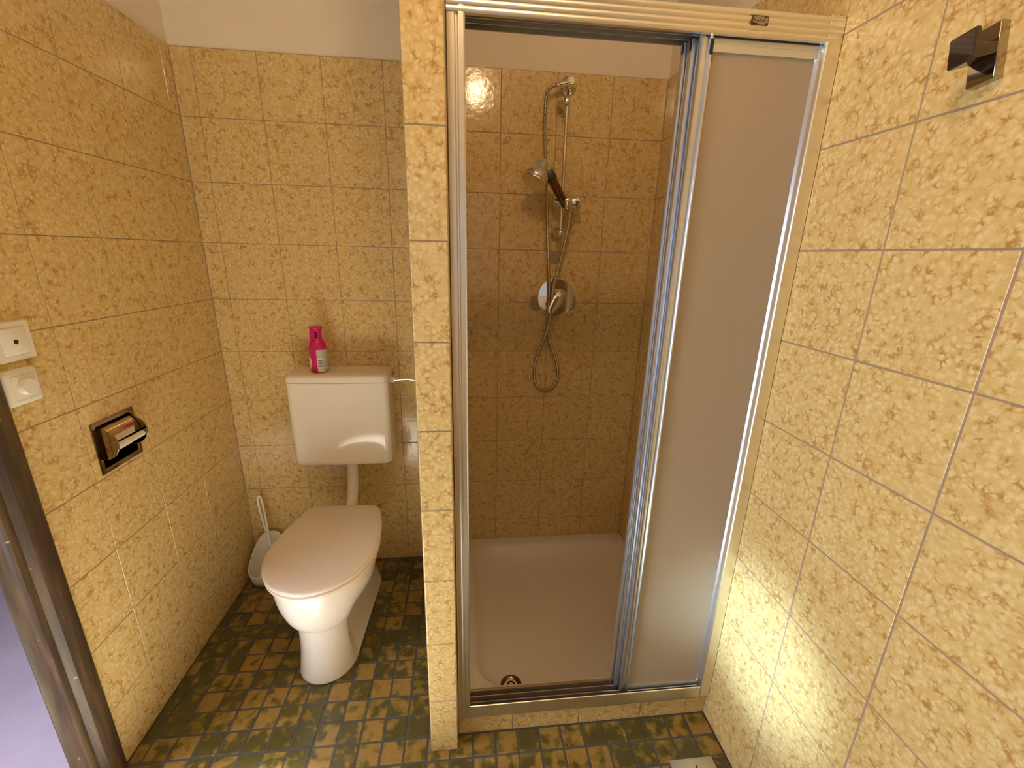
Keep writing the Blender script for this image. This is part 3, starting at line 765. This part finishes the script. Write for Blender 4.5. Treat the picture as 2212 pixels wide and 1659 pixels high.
# ------------------------------------------------------------------ recessed roll holder in the left wall
t_ = thing('toilet_roll_holder', 'recessed smoked chrome toilet roll holder set in the left wall', 'toilet roll holder', (XL, -.556, .858))
y0, y1, z0, z1 = -.6275, -.4845, .7885, .9275
bm = new()
def fr(a, x): return [(x, p, q) for p, q in ((y0+a, z0+a), (y1-a, z0+a), (y1-a, z1-a), (y0+a, z1-a))]
loft(bm, [fr(0, XL-.001), fr(0, XL+.002), fr(.0015, XL+.004), fr(.010, XL+.0045), fr(.013, XL+.002), fr(.014, XL-.004)], False, False)
link('flange', bm, [DCHROME], t_, smooth=30)
bm = new()
# half-barrel cavity
rings = []
for k in range(17):
    a = PI*k/16; rings.append([(XL-.002-.052*math.sin(a), yy, .858+.0555*math.cos(a)) for yy in (HY0+.002, HY1-.002)])
loft(bm, rings, False, False, closed=False)
for yy in (HY0+.002, HY1-.002):
    f = [bm.verts.new((XL-.002-.052*math.sin(PI*k/16), yy, .858+.0555*math.cos(PI*k/16))) for k in range(17)]; bm.faces.new(f)
link('cavity', bm, [DCHROME], t_, smooth=40)
bm = new()
# hood: quarter barrel bulging out of the top half between two round cheeks
cz, cr = .868, .043
hood = []
for k in range(13):
    a = PI/2*k/12; hood.append((XL+.004+.025*math.sin(a), cz+.002+.040*math.cos(a)))
rings = [[(x, yy, z) for yy in (-.607, -.511)] for x, z in hood] + [[(x-.0015, yy, z-.0015) for yy in (-.607, -.511)] for x, z in hood[::-1]]
loft(bm, rings, False, False, closed=False); link('hood', bm, [plain('warm_chrome', (.62, .50, .34), .08, metal=1)], t_, smooth=40)
for yy in (-.6125, -.5075):
    bm = new(); out = [(XL-.001, cz+cr)] + [(XL+.003+cr*math.sin(PI*k/20), cz+cr*math.cos(PI*k/20)) for k in range(21)] + [(XL-.001, cz-cr)]
    prism(bm, out, 'y', yy-.0016, yy+.0016); link('cheek', bm, [DCHROME], t_, bevel=.0008)
bm = new(); lathe(bm, [(.004, -.611), (.0088, -.609), (.0088, -.560), (.0078, -.5595), (.0078, -.511), (.004, -.509)], (XL+.033, 0, .858), (0, 1, 0), 24)
link('roller', bm, [PLASTIC], t_, smooth=40)

# ------------------------------------------------------------------ switches on the left wall
def wall_plate_ring(yc, zc, hw, hh, r, x): return [(x, p, q) for p, q in rounded_rect(yc-hw, zc-hh, yc+hw, zc+hh, r, 6)]
SY, SZ = -.7485, 1.1630
t_ = thing('light_switch', 'square white light switch with small dark centre dot, above the dimmer', 'light switch', (XL, SY, SZ))
bm = new(); loft(bm, [wall_plate_ring(SY, SZ, .0400, .0405, .004, XL), wall_plate_ring(SY, SZ, .0402, .0407, .005, XL+.004), wall_plate_ring(SY, SZ, .0385, .039, .005, XL+.008), wall_plate_ring(SY, SZ, .029, .029, .005, XL+.0085), wall_plate_ring(SY, SZ, .0285, .0285, .005, XL+.0075)])
link('cover_frame', bm, [PLASTIC], t_, smooth=30)
bm = new(); loft(bm, [wall_plate_ring(SY, SZ, .0275, .0275, .005, XL+.005), wall_plate_ring(SY, SZ, .0275, .0275, .005, XL+.0095), wall_plate_ring(SY, SZ, .026, .026, .005, XL+.011)])
rk = link('rocker', bm, [PLASTIC], t_, smooth=40)
bm = new(); lathe(bm, [(.0052, 0), (.0052, .0109), (.0044, .0114), (.0, .0114)], (XL, SY+.001, SZ-.001), (1,0,0), 24)
link('indicator', bm, [DARK], rk, smooth=40)
SY, SZ = -.7590, 1.0695
t_ = thing('dimmer_switch', 'white wall dimmer with round knob, directly below the light switch', 'dimmer', (XL, SY, SZ))
bm = new(); loft(bm, [wall_plate_ring(SY, SZ, .0375, .0375, .008, XL), wall_plate_ring(SY, SZ, .0380, .0380, .009, XL+.004), wall_plate_ring(SY, SZ, .0360, .0360, .009, XL+.010), wall_plate_ring(SY, SZ, .031, .031, .008, XL+.0125), wall_plate_ring(SY, SZ, .026, .026, .004, XL+.0130), wall_plate_ring(SY, SZ, .0255, .0255, .004, XL+.0122)])
link('cover_frame', bm, [PLASTIC], t_, smooth=45)
bm = new(); loft(bm, [wall_plate_ring(SY, SZ, .0248, .0248, .004, XL+.010), wall_plate_ring(SY, SZ, .0246, .0246, .004, XL+.0136), wall_plate_ring(SY, SZ, .01, .01, .003, XL+.0138)]); link('centre_plate', bm, [PLASTIC], t_, smooth=30)
bm = new(); lathe(bm, [(.0185, .012), (.0185, .016), (.0178, .0215), (.0160, .0235), (.0, .0238)], (XL, SY+.001, SZ), (1,0,0), 40)
link('knob', bm, [PLASTIC], t_, smooth=40)

# ------------------------------------------------------------------ coat hook on the right wall
t_ = thing('towel_hook', 'glossy dark brown angular double hook high on the right wall', 'towel hook', (XR, -1.085, 1.64)); t_.rotation_euler.x = math.radians(-9)
W0, W1 = -1.109, -1.074
bm = new()
prism(bm, [(XR+.001, 1.598), (XR-.0125, 1.598), (XR-.014, 1.600), (XR-.014, 1.667), (XR-.012, 1.670), (XR+.001, 1.670)], 'y', W0, W1)
link('backplate', bm, [plain('grey_chrome', (.46, .42, .35), .07, metal=1)], t_, bevel=.0012)
bm = new()
prism(bm, [(XR-.0135, 1.629), (XR-.042, 1.621), (XR-.047, 1.620), (XR-.049, 1.622), (XR-.049, 1.658), (XR-.047, 1.660), (XR-.042, 1.660), (XR-.040, 1.658), (XR-.040, 1.641), (XR-.0135, 1.643)], 'y', W0+.001, W1-.001)
link('hook_arm', bm, [BROWNG], t_, bevel=.0015)

# ------------------------------------------------------------------ floor drain at the front right
t_ = thing('floor_drain', 'square stainless steel floor drain grate in the mosaic floor near the right wall', 'floor drain', (1.494, -.982, 0))
bm = new(); a0, a1, b0, b1 = FD
loft(bm, [[(x, y, z) for x, y in rounded_rect(a0-.001+i, b0-.001+i, a1+.001-i, b1+.001-i, .003, 3)] for i, z in ((0, -.006), (0, .0008), (.001, .0016), (.007, .0016))], True, True)
link('grate', bm, [GREYST], t_, smooth=30)
bm = new()
for k in range(6):
    an = 2*PI*k/6 + .35; cx, cy = (a0+a1)/2, (b0+b1)/2
    p0 = Vector((cx+.018*math.cos(an), cy+.018*math.sin(an), 0)); p1 = Vector((cx+.046*math.cos(an), cy+.046*math.sin(an), 0)); s_ = Vector((-math.sin(an), math.cos(an), 0))*.0022
    prism(bm, [tuple((p0-s_)[:2]), tuple((p1-s_)[:2]), tuple((p1+s_)[:2]), tuple((p0+s_)[:2])], 'z', .0010, .0019)
link('slot', bm, [BLACK], t_)

# ------------------------------------------------------------------ added white mat, out of view, bouncing the sunbeam into the room
bm = new()
loft(bm, [[(x, y, z) for x, y in rounded_rect(-.02+i, -1.80+i, .64-i, -.905-i, .03, 5)] for i, z in ((0, .0005), (-.002, .004), (0, .009), (.008, .011), (.05, .0115))])
tag(link('bounce_mat', bm, [plain('bounce_mat_white', (.88, .86, .80), .9, noise=.05, nscale=200, bump=.0015)], smooth=60), 'added white bounce mat, out of view, on the mosaic floor in front of toilet and partition', 'bounce mat')
